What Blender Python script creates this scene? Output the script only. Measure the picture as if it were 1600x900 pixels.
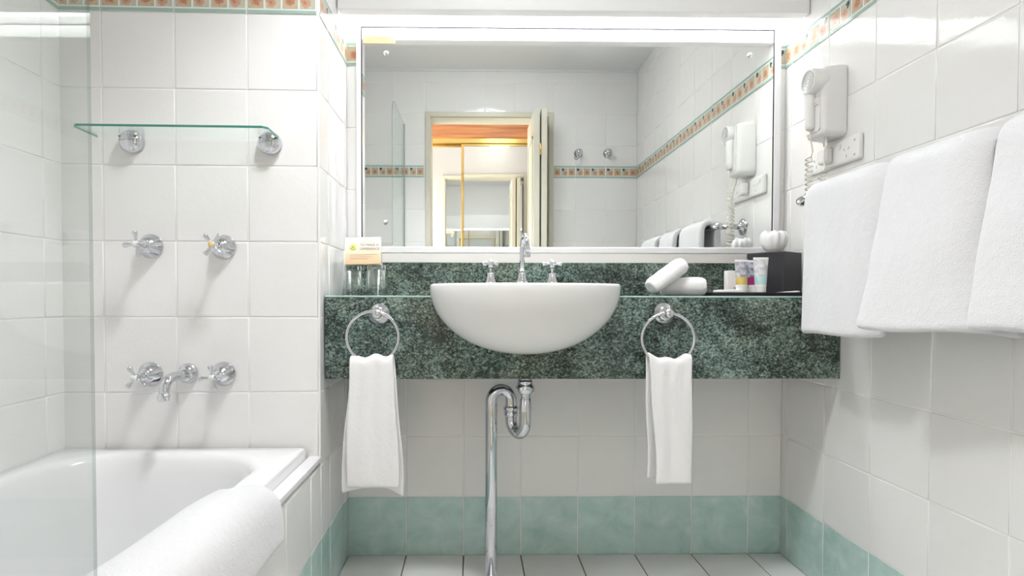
import bpy, bmesh, math, random
from mathutils import Vector, Matrix, noise

for _o in list(bpy.data.objects):
    bpy.data.objects.remove(_o)
random.seed(7)
PI = math.pi
S = bpy.context.scene
COL = S.collection

# ------------------------------------------------------------------ measured room (metres)
XR, XL = 1.082, -0.438          # right wall, left side of the vanity alcove
XT = -1.150                     # wall at the far side of the bathtub
DT, TYAW = 0.346, 0.0218        # wall above the tub taps: set forward, slightly out of square
RB = -1.812                     # wall behind the camera (with the door)
RT = 0.12                       # its thickness
HC = 2.4023                     # ceiling
TH, Z1, TW = 0.2127, 0.2082, 0.2
ZB0, ZB1 = Z1 + 7 * TH, Z1 + 7 * TH + 0.0778     # decorative border
WY = -2.81                      # wardrobe mirror plane in the hall

# ------------------------------------------------------------------ camera
cam_d = bpy.data.cameras.new('camera')
cam = bpy.data.objects.new('camera', cam_d)
COL.objects.link(cam)
cam_d.sensor_fit = 'HORIZONTAL'
cam_d.sensor_width = 36.0
cam_d.lens = 877.54 / 1600 * 36
cam_d.shift_x = (800 - 752.52) / 1600
cam_d.shift_y = (484.01 - 450) / 1600
cam_d.clip_start = 0.02
_r = Vector((0.99990276, -0.01394515, 0.0))
_f = Vector((0.01394214, 0.99968668, -0.02078845))
_u = Vector((0.00028990, 0.02078643, 0.99978390))
_c, _s = math.cos(0.0012398), math.sin(0.0012398)
_r, _u = (_r * _c + _u * _s), (_u * _c - _r * _s)
cam.matrix_world = Matrix(((_r.x, _u.x, -_f.x, 0.0), (_r.y, _u.y, -_f.y, -1.9497), (_r.z, _u.z, -_f.z, 0.9011), (0, 0, 0, 1)))
S.camera = cam

# ------------------------------------------------------------------ world, exposure
w = bpy.data.worlds.new('world')
S.world = w
w.use_nodes = True
w.node_tree.nodes['Background'].inputs[0].default_value = (0.9, 0.95, 1.0, 1)
w.node_tree.nodes['Background'].inputs[1].default_value = 0.2
S.view_settings.view_transform = 'Standard'
S.view_settings.look = 'None'
S.view_settings.gamma = 1.0
S.view_settings.use_curve_mapping = False
S.view_settings.exposure = 0.93
PELMET_E = 16.0       # fluorescent tubes over the mirror
CEIL_FILL_E = 10.4         # added ceiling fill over the bathroom, no such fitting in view
HALL_E = 1.8         # hall ceiling light
SPOT_FILL_E = 36.0          # added fill spots in the ceiling that lift the lower room
HALL_FILL_E = 62.0           # added area fill at the hall's left end, no window there

# ------------------------------------------------------------------ materials
def newmat(name):
    m = bpy.data.materials.new(name)
    m.use_nodes = True
    nt = m.node_tree
    return m, nt, nt.nodes['Principled BSDF'], nt.nodes['Material Output']

def nd(nt, t, **kw):
    n = nt.nodes.new(t)
    for k, v in kw.items():
        setattr(n, k, v)
    return n

def ramp(nt, stops):
    r = nt.nodes.new('ShaderNodeValToRGB')
    e = r.color_ramp.elements
    while len(e) < len(stops):
        e.new(0.5)
    for i, (p, c) in enumerate(stops):
        e[i].position = p
        e[i].color = (c[0], c[1], c[2], 1)
    return r

def plain(name, col, rough=0.5, metal=0.0, spec=0.5, bump=None, emit=None, coat=0.0):
    m, nt, b, o = newmat(name)
    b.inputs['Base Color'].default_value = (*col, 1)
    b.inputs['Roughness'].default_value = rough
    b.inputs['Metallic'].default_value = metal
    b.inputs['Specular IOR Level'].default_value = spec
    b.inputs['Coat Weight'].default_value = coat
    if emit:
        b.inputs['Emission Color'].default_value = (*emit[0], 1)
        b.inputs['Emission Strength'].default_value = emit[1]
    if bump:
        sc, st, dist = bump
        tc = nd(nt, 'ShaderNodeTexCoord')
        n = nd(nt, 'ShaderNodeTexNoise')
        n.inputs['Scale'].default_value = sc
        n.inputs['Detail'].default_value = 4
        bp = nd(nt, 'ShaderNodeBump')
        bp.inputs['Strength'].default_value = st
        bp.inputs['Distance'].default_value = dist
        nt.links.new(tc.outputs['Object'], n.inputs['Vector'])
        nt.links.new(n.outputs['Fac'], bp.inputs['Height'])
        nt.links.new(bp.outputs['Normal'], b.inputs['Normal'])
    return m

def tile_mat(name, stops, scale, rough, wave=1.0, var=0.012):
    """glazed tile: mottled colour per tile, gently uneven glaze"""
    m, nt, b, o = newmat(name)
    tc = nd(nt, 'ShaderNodeTexCoord')
    oi = nd(nt, 'ShaderNodeObjectInfo')
    off = nd(nt, 'ShaderNodeVectorMath', operation='SCALE')
    cmb = nd(nt, 'ShaderNodeCombineXYZ')
    for i in range(3):
        nt.links.new(oi.outputs['Random'], cmb.inputs[i])
    nt.links.new(cmb.outputs[0], off.inputs[0])
    off.inputs['Scale'].default_value = 37.0
    add = nd(nt, 'ShaderNodeVectorMath', operation='ADD')
    nt.links.new(tc.outputs['Object'], add.inputs[0])
    nt.links.new(off.outputs[0], add.inputs[1])
    n1 = nd(nt, 'ShaderNodeTexNoise')
    n1.inputs['Scale'].default_value = scale
    n1.inputs['Detail'].default_value = 6
    n1.inputs['Roughness'].default_value = 0.62
    n1.inputs['Distortion'].default_value = 0.6
    nt.links.new(add.outputs[0], n1.inputs['Vector'])
    r = ramp(nt, stops)
    nt.links.new(n1.outputs['Fac'], r.inputs[0])
    hs = nd(nt, 'ShaderNodeHueSaturation')
    mr = nd(nt, 'ShaderNodeMapRange')
    mr.inputs[3].default_value = 1 - var
    mr.inputs[4].default_value = 1 + var
    nt.links.new(oi.outputs['Random'], mr.inputs[0])
    nt.links.new(mr.outputs[0], hs.inputs['Value'])
    nt.links.new(r.outputs[0], hs.inputs['Color'])
    nt.links.new(hs.outputs[0], b.inputs['Base Color'])
    b.inputs['Roughness'].default_value = rough
    n2 = nd(nt, 'ShaderNodeTexNoise')
    n2.inputs['Scale'].default_value = 16.0
    n2.inputs['Detail'].default_value = 1.0
    nt.links.new(add.outputs[0], n2.inputs['Vector'])
    n3 = nd(nt, 'ShaderNodeTexNoise')
    n3.inputs['Scale'].default_value = 90.0
    n3.inputs['Detail'].default_value = 1.0
    nt.links.new(add.outputs[0], n3.inputs['Vector'])
    b1 = nd(nt, 'ShaderNodeBump')
    b1.inputs['Strength'].default_value = 1.0
    b1.inputs['Distance'].default_value = 0.0008 * wave
    b2 = nd(nt, 'ShaderNodeBump')
    b2.inputs['Strength'].default_value = 1.0
    b2.inputs['Distance'].default_value = 0.00022 * wave
    nt.links.new(n2.outputs['Fac'], b1.inputs['Height'])
    nt.links.new(n3.outputs['Fac'], b2.inputs['Height'])
    nt.links.new(b1.outputs['Normal'], b2.inputs['Normal'])
    nt.links.new(b2.outputs['Normal'], b.inputs['Normal'])
    return m

def motif_mat():
    """printed picture tiles of the border: alternating brown swirl and leaf"""
    m, nt, b, o = newmat('border_print')
    tc = nd(nt, 'ShaderNodeTexCoord')
    oi = nd(nt, 'ShaderNodeObjectInfo')
    sep = nd(nt, 'ShaderNodeSeparateXYZ')
    nt.links.new(tc.outputs['UV'], sep.inputs[0])
    isb = nd(nt, 'ShaderNodeMath', operation='GREATER_THAN')
    isb.inputs[1].default_value = 5.0
    nt.links.new(sep.outputs[0], isb.inputs[0])
    fr = nd(nt, 'ShaderNodeVectorMath', operation='FRACTION')
    nt.links.new(tc.outputs['UV'], fr.inputs[0])
    ns = nd(nt, 'ShaderNodeTexNoise')
    ns.inputs['Scale'].default_value = 3.4
    ns.inputs['Detail'].default_value = 4
    nt.links.new(tc.outputs['UV'], ns.inputs['Vector'])
    mad = nd(nt, 'ShaderNodeVectorMath', operation='MULTIPLY_ADD')
    mad.inputs[1].default_value = (0.55, 0.55, 0)
    mad.inputs[2].default_value = (-0.27, -0.27, 0)
    nt.links.new(ns.outputs['Color'], mad.inputs[0])
    dis = nd(nt, 'ShaderNodeVectorMath', operation='ADD')
    nt.links.new(fr.outputs[0], dis.inputs[0])
    nt.links.new(mad.outputs[0], dis.inputs[1])
    def blob(cx, cy):
        d = nd(nt, 'ShaderNodeVectorMath', operation='DISTANCE')
        nt.links.new(dis.outputs[0], d.inputs[0])
        d.inputs[1].default_value = (cx, cy, 0)
        return d.outputs['Value']
    rA = ramp(nt, [(0.0, (.30, .09, .05)), (0.10, (.56, .28, .16)), (0.2, (.40, .18, .11)), (0.3, (.60, .38, .26)), (0.42, (.56, .47, .32)), (0.6, (.44, .42, .31))])
    nt.links.new(blob(.5, .45), rA.inputs[0])
    rB = ramp(nt, [(0.0, (.30, .10, .06)), (0.12, (.58, .32, .20)), (0.26, (.54, .36, .26)), (0.36, (.60, .55, .43)), (0.6, (.50, .52, .43))])
    nt.links.new(blob(.38, .38), rB.inputs[0])
    rL = ramp(nt, [(0.0, (1, 1, 1)), (0.17, (1, 1, 1)), (0.23, (0, 0, 0))])
    nt.links.new(blob(.74, .82), rL.inputs[0])
    mL = nd(nt, 'ShaderNodeMix', data_type='RGBA')
    mL.inputs[7].default_value = (.03, .085, .10, 1)
    nt.links.new(rL.outputs[0], mL.inputs[0])
    nt.links.new(rB.outputs[0], mL.inputs[6])
    mx = nd(nt, 'ShaderNodeMix', data_type='RGBA')
    nt.links.new(isb.outputs[0], mx.inputs[0])
    nt.links.new(rA.outputs[0], mx.inputs[6])
    nt.links.new(mL.outputs[2], mx.inputs[7])
    nt.links.new(mx.outputs[2], b.inputs['Base Color'])
    b.inputs['Roughness'].default_value = 0.2
    return m

def granite_mat():
    m, nt, b, o = newmat('green_granite')
    tc = nd(nt, 'ShaderNodeTexCoord')
    mp = nd(nt, 'ShaderNodeMapping')
    mp.inputs['Rotation'].default_value = (0.3, 0.5, 0.2)
    mp.inputs['Scale'].default_value = (1.0, 1.0, 1.25)
    nt.links.new(tc.outputs['Object'], mp.inputs[0])
    def N(scale, det, rough=.6, dist=0.):
        n = nd(nt, 'ShaderNodeTexNoise')
        n.inputs['Scale'].default_value = scale
        n.inputs['Detail'].default_value = det
        n.inputs['Roughness'].default_value = rough
        n.inputs['Distortion'].default_value = dist
        nt.links.new(mp.outputs[0], n.inputs['Vector'])
        return n.outputs['Fac']
    fine = ramp(nt, [(0.30, (.004, .006, .006)), (0.41, (.022, .034, .029)), (0.49, (.070, .108, .092)), (0.57, (.17, .25, .215)), (0.70, (.40, .50, .455))])
    big = N(7, 4, .6, .4)
    fn = N(150, 4, .72, .6)
    ad = nd(nt, 'ShaderNodeMath', operation='MULTIPLY_ADD')
    nt.links.new(big, ad.inputs[0])
    ad.inputs[1].default_value = 0.42
    ad.inputs[2].default_value = -0.21
    sm = nd(nt, 'ShaderNodeMath', operation='ADD')
    nt.links.new(fn, sm.inputs[0])
    nt.links.new(ad.outputs[0], sm.inputs[1])
    med = N(42, 4, .65, 1.2)
    ad2 = nd(nt, 'ShaderNodeMath', operation='MULTIPLY_ADD')
    nt.links.new(med, ad2.inputs[0])
    ad2.inputs[1].default_value = 0.42
    ad2.inputs[2].default_value = -0.21
    sm2 = nd(nt, 'ShaderNodeMath', operation='ADD')
    nt.links.new(sm.outputs[0], sm2.inputs[0])
    nt.links.new(ad2.outputs[0], sm2.inputs[1])
    nt.links.new(sm2.outputs[0], fine.inputs[0])
    br = ramp(nt, [(0.44, (0, 0, 0)), (0.62, (.9, .9, .9))])
    mp2 = N(5.0, 5, .65, .8)
    nt.links.new(mp2, br.inputs[0])
    mul = nd(nt, 'ShaderNodeMix', data_type='RGBA', blend_type='MULTIPLY')
    nt.links.new(br.outputs[0], mul.inputs[0])
    nt.links.new(fine.outputs[0], mul.inputs[6])
    mul.inputs[7].default_value = (1.0, .87, .79, 1)
    nt.links.new(mul.outputs[2], b.inputs['Base Color'])
    b.inputs['Roughness'].default_value = 0.12
    b.inputs['Specular IOR Level'].default_value = 0.5
    return m

def pane_mat(name, tint, refl=1.0):
    """clear sheet glass: tinted see-through with Fresnel reflection on each face"""
    m, nt, b, o = newmat(name)
    nt.nodes.remove(b)
    tr = nd(nt, 'ShaderNodeBsdfTransparent')
    tr.inputs[0].default_value = (*tint, 1)
    gl = nd(nt, 'ShaderNodeBsdfAnisotropic')
    gl.inputs['Roughness'].default_value = 0.0
    gl.inputs['Color'].default_value = (.95, 1, .98, 1)
    lw = nd(nt, 'ShaderNodeLayerWeight')
    lw.inputs['Blend'].default_value = 0.5
    pw = nd(nt, 'ShaderNodeMath', operation='POWER')
    pw.inputs[1].default_value = 5.0
    nt.links.new(lw.outputs['Facing'], pw.inputs[0])
    ma = nd(nt, 'ShaderNodeMath', operation='MULTIPLY_ADD')
    ma.inputs[1].default_value = 0.9 * refl
    ma.inputs[2].default_value = 0.035 * refl
    nt.links.new(pw.outputs[0], ma.inputs[0])
    mx = nd(nt, 'ShaderNodeMixShader')
    nt.links.new(ma.outputs[0], mx.inputs[0])
    nt.links.new(tr.outputs[0], mx.inputs[1])
    nt.links.new(gl.outputs[0], mx.inputs[2])
    nt.links.new(mx.outputs[0], o.inputs[0])
    return m

def towel_mat(name, col, scale=420, dist=0.0022):
    m, nt, b, o = newmat(name)
    b.inputs['Base Color'].default_value = (*col, 1)
    b.inputs['Roughness'].default_value = 0.95
    b.inputs['Specular IOR Level'].default_value = 0.1
    b.inputs['Sheen Weight'].default_value = 0.25
    tc = nd(nt, 'ShaderNodeTexCoord')
    n = nd(nt, 'ShaderNodeTexNoise')
    n.inputs['Scale'].default_value = scale
    n.inputs['Detail'].default_value = 3
    n2 = nd(nt, 'ShaderNodeTexNoise')
    n2.inputs['Scale'].default_value = 45
    n2.inputs['Detail'].default_value = 3
    nt.links.new(tc.outputs['Object'], n.inputs['Vector'])
    nt.links.new(tc.outputs['Object'], n2.inputs['Vector'])
    b1 = nd(nt, 'ShaderNodeBump')
    b1.inputs['Strength'].default_value = 0.7
    b1.inputs['Distance'].default_value = dist
    b2 = nd(nt, 'ShaderNodeBump')
    b2.inputs['Strength'].default_value = 0.5
    b2.inputs['Distance'].default_value = 0.004
    nt.links.new(n.outputs['Fac'], b1.inputs['Height'])
    nt.links.new(n2.outputs['Fac'], b2.inputs['Height'])
    nt.links.new(b1.outputs['Normal'], b2.inputs['Normal'])
    nt.links.new(b2.outputs['Normal'], b.inputs['Normal'])
    return m

def wood_mat():
    m, nt, b, o = newmat('orange_timber')
    tc = nd(nt, 'ShaderNodeTexCoord')
    mp = nd(nt, 'ShaderNodeMapping')
    mp.inputs['Scale'].default_value = (0.7, 6, 14)
    nt.links.new(tc.outputs['Object'], mp.inputs[0])
    n = nd(nt, 'ShaderNodeTexNoise')
    n.inputs['Scale'].default_value = 4
    n.inputs['Detail'].default_value = 5
    nt.links.new(mp.outputs[0], n.inputs['Vector'])
    r = ramp(nt, [(0.3, (.42, .15, .055)), (0.55, (.60, .25, .10)), (0.75, (.70, .34, .15))])
    nt.links.new(n.outputs['Fac'], r.inputs[0])
    nt.links.new(r.outputs[0], b.inputs['Base Color'])
    b.inputs['Roughness'].default_value = 0.3
    return m

M = {}
_w = [(0.2, (.852, .842, .828)), (0.8, (.88, .873, .862))]
M['tile'] = tile_mat('white_glazed_tile', _w, 5, 0.045)
M['teal'] = tile_mat('teal_glazed_tile', [(0.25, (.36, .55, .51)), (0.42, (.46, .635, .595)), (0.55, (.52, .68, .65)), (0.72, (.64, .76, .73))], 11, 0.12, 1.0, .05)
M['floor'] = tile_mat('pale_floor_tile', [(0.2, (.85, .845, .825)), (0.8, (.89, .885, .87))], 14, 0.3, .6, .03)
M['grout'] = plain('white_grout', (.90, .885, .865), 0.8)
M['grout_floor'] = plain('brown_floor_grout', (.17, .13, .10), 0.85)
M['cream'] = plain('border_cream', (.80, .80, .76), 0.12)
M['green'] = plain('border_green', (.34, .50, .44), 0.12, bump=(60, .3, .001))
M['motif'] = motif_mat()
M['granite'] = granite_mat()
M['granite_highlight'] = plain('granite_arris_highlight', (.42, .60, .55), 0.08)  # highlight along the counter arris, put into a lighter colour
M['paint'] = plain('white_paint', (.86, .855, .85), 0.5, bump=(40, .15, .001))
M['hall_paint'] = plain('hall_wall_paint', (.60, .60, .61), 0.6)
M['gloss_paint'] = plain('gloss_white_paint', (.86, .86, .87), 0.25)
M['ceil'] = plain('ceiling_paint', (.82, .82, .82), 0.8)
M['door_paint'] = plain('stone_coloured_door_paint', (.66, .635, .53), 0.35)
M['dark'] = plain('dark_gap', (.03, .03, .035), 0.6)
M['chrome'] = plain('chrome', (.66, .67, .70), 0.05, 1.0)
M['gold'] = plain('gold_anodised_metal', (.85, .58, .20), 0.22, 1.0)
M['mirror'] = plain('mirror_silver', (.95, .968, .95), 0.0, 1.0)
M['mirror_edge'] = plain('mirror_dark_edge', (.035, .035, .055), 0.6, 0, .1)
M['ceramic'] = plain('white_ceramic', (.83, .83, .82), 0.06, coat=0.3)
M['acrylic'] = plain('white_bath_acrylic', (.86, .86, .865), 0.12)
M['towel'] = towel_mat('white_terry', (.78, .78, .80))
M['cotton'] = towel_mat('white_cotton_weave', (.90, .895, .90), 700, .0008)
M['pane'] = pane_mat('shower_glass', (.935, .95, .94))
M['shelf_glass'] = pane_mat('shelf_glass', (.97, .99, .98))
M['glass_edge'] = plain('green_glass_edge', (.06, .25, .19), 0.1)
M['screen_edge'] = pane_mat('screen_glass_edge', (.72, .77, .75), 1.0)
M['plastic'] = plain('white_plastic', (.83, .825, .81), 0.28)
M['plastic_warm'] = plain('cream_plastic', (.80, .77, .70), 0.35)
M['grille'] = plain('grey_grille', (.42, .43, .45), 0.4)
M['black'] = plain('black_leatherette', (.028, .026, .032), 0.35, bump=(500, .2, .0004))
M['paper'] = plain('white_paper', (.88, .87, .86), 0.7)
M['wood'] = wood_mat()
M['carpet'] = plain('beige_carpet', (.45, .38, .30), 0.95, bump=(300, .6, .003))
M['tube'] = plain('tube_light', (1, 1, 1), 0.5, emit=((.97, .985, 1), PELMET_E))
M['lamp'] = plain('ceiling_fill_glow', (1, 1, 1), 0.5, emit=((.96, .98, 1), CEIL_FILL_E))  # glow of the added ceiling fill
M['lamp_hall'] = plain('hall_lamp_glow', (1, 1, 1), 0.5, emit=((1, .95, .88), HALL_E))

M['tumbler'] = pane_mat('tumbler_glass', (.97, .975, .975), 3.2)

# ------------------------------------------------------------------ mesh helpers
def wallM(origin, u, out):
    """local x along the wall, y up the wall, z out of it"""
    u, out = Vector(u).normalized(), Vector(out).normalized()
    up = out.cross(u)
    return Matrix(((u.x, up.x, out.x, origin[0]), (u.y, up.y, out.y, origin[1]), (u.z, up.z, out.z, origin[2]), (0, 0, 0, 1)))

def T(x, y, z):
    return Matrix.Translation((x, y, z))

def aim(p, d):
    """frame at p with local z along d"""
    q = Vector((0, 0, 1)).rotation_difference(Vector(d).normalized())
    return T(*p) @ q.to_matrix().to_4x4()

class MB:
    def __init__(s):
        s.v, s.f, s.m, s.sm, s.uv = [], [], [], [], {}
    def add(s, vs, fs, mat=0, smooth=True, X=None):
        b = len(s.v)
        for p in vs:
            p = Vector(p)
            s.v.append(X @ p if X else p)
        for f in fs:
            s.f.append([i + b for i in f])
            s.m.append(mat)
            s.sm.append(smooth)
        return s
    def box(s, a, b, bev=0.0, mat=0, X=None, seg=2):
        bm = bmesh.new()
        bmesh.ops.create_cube(bm, size=1)
        for v in bm.verts:
            v.co = Vector([(a[i] + b[i]) / 2 + v.co[i] * (b[i] - a[i]) for i in range(3)])
        if bev > 0:
            bmesh.ops.bevel(bm, geom=bm.edges[:], offset=bev, segments=seg, affect='EDGES', profile=0.5)
        bm.verts.index_update()
        s.add([v.co.copy() for v in bm.verts], [[v.index for v in f.verts] for f in bm.faces], mat, False, X)
        bm.free()
        return s
    def lathe(s, prof, X=None, n=24, mat=0, smooth=True):
        vs, fs = [], []
        k = len(prof)
        for r, h in prof:
            for i in range(n):
                a = 2 * PI * i / n
                vs.append((r * math.cos(a), r * math.sin(a), h))
        for j in range(k - 1):
            for i in range(n):
                i2 = (i + 1) % n
                fs.append([j * n + i, j * n + i2, (j + 1) * n + i2, (j + 1) * n + i])
        if prof[0][0] > 1e-6:
            fs.append([i for i in range(n)][::-1])
        if prof[-1][0] > 1e-6:
            fs.append([(k - 1) * n + i for i in range(n)])
        return s.add(vs, fs, mat, smooth, X)
    def tube(s, pts, r, n=12, mat=0, X=None, closed=False, caps=True, squash=1.0):
        pts = [Vector(p) for p in pts]
        k = len(pts)
        rr = r if isinstance(r, (list, tuple)) else [r] * k
        tan = []
        for i in range(k):
            if closed:
                d = pts[(i + 1) % k] - pts[i - 1]
            else:
                d = pts[min(i + 1, k - 1)] - pts[max(i - 1, 0)]
            tan.append(d.normalized())
        ref = Vector((0, 0, 1)) if abs(tan[0].z) < .9 else Vector((1, 0, 0))
        nv = (ref - tan[0] * ref.dot(tan[0])).normalized()
        vs, fs = [], []
        for i in range(k):
            if i:
                nv = (tan[i - 1].rotation_difference(tan[i])) @ nv
                nv = (nv - tan[i] * nv.dot(tan[i])).normalized()
            bv = tan[i].cross(nv)
            for j in range(n):
                a = 2 * PI * j / n
                vs.append(pts[i] + (nv * math.cos(a) + bv * math.sin(a) * squash) * rr[i])
        kk = k if closed else k - 1
        for i in range(kk):
            i2 = (i + 1) % k
            for j in range(n):
                j2 = (j + 1) % n
                fs.append([i * n + j, i * n + j2, i2 * n + j2, i2 * n + j])
        if caps and not closed:
            fs.append([j for j in range(n)][::-1])
            fs.append([(k - 1) * n + j for j in range(n)])
        return s.add(vs, fs, mat, True, X)
    def rings(s, rings, close=True, cap0=False, cap1=False, mat=0, X=None, smooth=True):
        n = len(rings[0])
        vs = [p for r in rings for p in r]
        fs = []
        for i in range(len(rings) - 1):
            for j in range(n if close else n - 1):
                j2 = (j + 1) % n
                fs.append([i * n + j, i * n + j2, (i + 1) * n + j2, (i + 1) * n + j])
        if cap0:
            fs.append(list(range(n))[::-1])
        if cap1:
            fs.append([(len(rings) - 1) * n + j for j in range(n)])
        return s.add(vs, fs, mat, smooth, X)
    def prism(s, poly, z0, z1, mat=0, X=None, smooth=False, cap_mat=None):
        n = len(poly)
        s.add([(x, y, z0) for x, y in poly] + [(x, y, z1) for x, y in poly],
              [[i, (i + 1) % n, n + (i + 1) % n, n + i] for i in range(n)], mat, smooth, X)
        cm = mat if cap_mat is None else cap_mat
        s.add([(x, y, z0) for x, y in poly], [list(range(n))[::-1]], cm, False, X)
        s.add([(x, y, z1) for x, y in poly], [list(range(n))], cm, False, X)
        return s
    def mesh(s, name, mats, fix=True):
        me = bpy.data.meshes.new(name)
        me.from_pydata([tuple(p) for p in s.v], [], s.f)
        for m in mats:
            me.materials.append(m)
        me.polygons.foreach_set('material_index', s.m)
        me.polygons.foreach_set('use_smooth', s.sm)
        if fix:
            bm = bmesh.new()
            bm.from_mesh(me)
            bmesh.ops.recalc_face_normals(bm, faces=bm.faces[:])
            bm.to_mesh(me)
            bm.free()
        me.update()
        return me
    def build(s, name, mats, parent=None, fix=True, auto=None):
        if not isinstance(mats, (list, tuple)):
            mats = [mats]
        o = link(name, s.mesh(name, mats, fix), parent)
        return o

def link(name, data, parent=None, Mx=None):
    o = bpy.data.objects.new(name, data)
    COL.objects.link(o)
    if parent:
        o.parent = parent
    if Mx is not None:
        o.matrix_local = Mx
    return o

def tag(o, label=None, cat=None, group=None, kind=None):
    if label:
        o['label'] = label
    if cat:
        o['category'] = cat
    if group:
        o['group'] = group
    if kind:
        o['kind'] = kind
    return o

def thing(name, label, cat, group=None, Mx=None):
    o = link(name, None, None, Mx)
    o.empty_display_size = 0.05
    return tag(o, label, cat, group)

def struct(o, label=None):
    o['kind'] = 'structure'
    if label:
        o['label'] = label
    return o

def subdiv(o, lv=2):
    m = o.modifiers.new('subdivision', 'SUBSURF')
    m.levels = lv
    m.render_levels = lv
    return o

def solid(o, t, off=0.0):
    m = o.modifiers.new('thickness', 'SOLIDIFY')
    m.thickness = t
    m.offset = off
    return o

# ------------------------------------------------------------------ tiles
_tile_cache = {}
def tile_mesh(w, h, mat, gap=0.0036, t=0.0014):
    key = (round(w, 4), round(h, 4), mat)
    if key in _tile_cache:
        return _tile_cache[key]
    w2, h2 = (w - gap) / 2, (h - gap) / 2
    mb = MB()
    rs = []
    for ins, z in ((0, -0.001), (0.0, t * .55), (0.0012, t * .9), (0.0028, t), (0.0042, t)):
        a, b = w2 - ins, h2 - ins
        rs.append([(-a, -b, z), (a, -b, z), (a, b, z), (-a, b, z)])
    mb.rings(rs, True, False, True)
    me = mb.mesh('tile', [M[mat]], fix=False)
    _tile_cache[key] = me
    return me

def put_tile(name, me, parent, cx, cy, tilt=0.0012):
    o = bpy.data.objects.new(name, me)
    COL.objects.link(o)
    o.parent = parent
    o.matrix_local = T(cx, cy, 0) @ Matrix.Rotation(random.uniform(-tilt, tilt), 4, 'X') @ Matrix.Rotation(random.uniform(-tilt, tilt), 4, 'Y')
    return o

_border_cache = {}
def border_mesh(w, h, phase):
    key = (round(w, 4), phase)
    if key in _border_cache:
        return _border_cache[key]
    g = 0.003
    w2, h2 = (w - g) / 2, h / 2 - .0006
    mb = MB()
    rs = []
    for ins, z in ((0, -0.001), (0, .0022), (0.001, .003)):
        a, b = w2 - ins, h2 - ins
        rs.append([(-a, -b, z), (a, -b, z), (a, b, z), (-a, b, z)])
    mb.rings(rs, True, False, True, smooth=False)
    for sy in (-1, 1):                                   # green lines above and below
        y0, y1 = sorted((sy * h2 * .99, sy * h2 * .77))
        mb.box((-w2 + .0004, y0, .002), (w2 - .0004, y1, .0036), 0, 1)
    uvs = {}
    p = 0.05
    n = max(1, int(round(w / p)))
    pw = (w - g) / n
    for i in range(n):
        x0 = -w2 + i * pw + .0028
        x1 = -w2 + (i + 1) * pw - .0028
        y0, y1 = -h2 * .64, h2 * .64
        b0 = len(mb.f)
        mb.add([(x0, y0, .0036), (x1, y0, .0036), (x1, y1, .0036), (x0, y1, .0036), (x0, y0, .0025), (x1, y0, .0025), (x1, y1, .0025), (x0, y1, .0025)],
               [[0, 1, 2, 3], [4, 5, 1, 0], [5, 6, 2, 1], [6, 7, 3, 2], [7, 4, 0, 3]], 2, False)
        uvs[b0] = (i + phase)
    me = mb.mesh('border_tile', [M['cream'], M['green'], M['motif']], fix=False)
    ul = me.uv_layers.new(name='UVMap')
    for fi, k in uvs.items():
        off = (10.0 if k % 2 else 0.0) + (k % 4)
        # keep the fraction inside a square, whole part picks the picture
        for li, (a, b) in zip(me.polygons[fi].loop_indices, ((.02, .02), (.98, .02), (.98, .98), (.02, .98))):
            ul.data[li].uv = (off + a, b + (k % 3))
    _border_cache[key] = me
    return me

ROWS = [(0.0, Z1, 'teal')] + [(Z1 + i * TH, Z1 + (i + 1) * TH, 'tile') for i in range(7)] + [(ZB0, ZB1, 'border'), (ZB1, Z1 + 8 * TH, 'tile'), (Z1 + 8 * TH, 2.112, 'tile'), (2.112, 2.318, 'tile'), (2.318, HC, 'tile')]

def cells(a, b, g0, step):
    """tile columns between a and b with joints at g0 + k*step"""
    k = math.ceil((a - g0) / step + 1e-6)
    xs = [a]
    while g0 + k * step < b - 1e-6:
        if g0 + k * step - xs[-1] > 0.012:
            xs.append(g0 + k * step)
        k += 1
    if b - xs[-1] < 0.012:
        xs[-1] = b
    else:
        xs.append(b)
    return list(zip(xs[:-1], xs[1:]))

def tile_wall(wall, cols, rows, hole=None, skip=None):
    for ci, (x0, x1) in enumerate(cols):
        for (y0, y1, kind) in rows:
            if skip and skip(x0, x1, y0, y1):
                continue
            pieces = [(x0, x1, y0, y1)]
            if hole:
                hx0, hx1, hy = hole
                if x1 > hx0 and x0 < hx1 and y0 < hy:
                    pieces = []
                    if x0 < hx0 - .01:
                        pieces.append((x0, hx0, y0, y1))
                    if x1 > hx1 + .01:
                        pieces.append((hx1, x1, y0, y1))
                    if y1 > hy + .01:
                        pieces.append((max(x0, hx0), min(x1, hx1), hy, y1))
            for a, b, c, d in pieces:
                if b - a < .01 or d - c < .01:
                    continue
                if kind == 'border':
                    put_tile('border_tile', border_mesh(b - a, d - c, ci % 2 * 0), wall, (a + b) / 2, (c + d) / 2, .0004)
                else:
                    put_tile('tile', tile_mesh(b - a, d - c, kind), wall, (a + b) / 2, (c + d) / 2)

def slab(name, X, rects, mat, depth=.03):
    mb = MB()
    for x0, x1, y0, y1 in rects:
        mb.box((x0, y0, -depth), (x1, y1, 0.0))
    o = mb.build(name, mat)
    o.matrix_world = X
    return struct(o)

# ------------------------------------------------------------------ room shell
# floor
FX = wallM((0, 0, 0), (1, 0, 0), (0, 0, 1))
floor = slab('floor', FX, [(XT - .1, XR + .1, RB - RT, .05)], M['grout_floor'])
for (x0, x1) in cells(XL, XR, .1651, TW):
    for (y0, y1) in cells(-1.812, 0.0, -.004, TW):
        put_tile('floor_tile', tile_mesh(x1 - x0, y1 - y0, 'floor', .004, .0025), floor, (x0 + x1) / 2, (y0 + y1) / 2)
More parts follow.
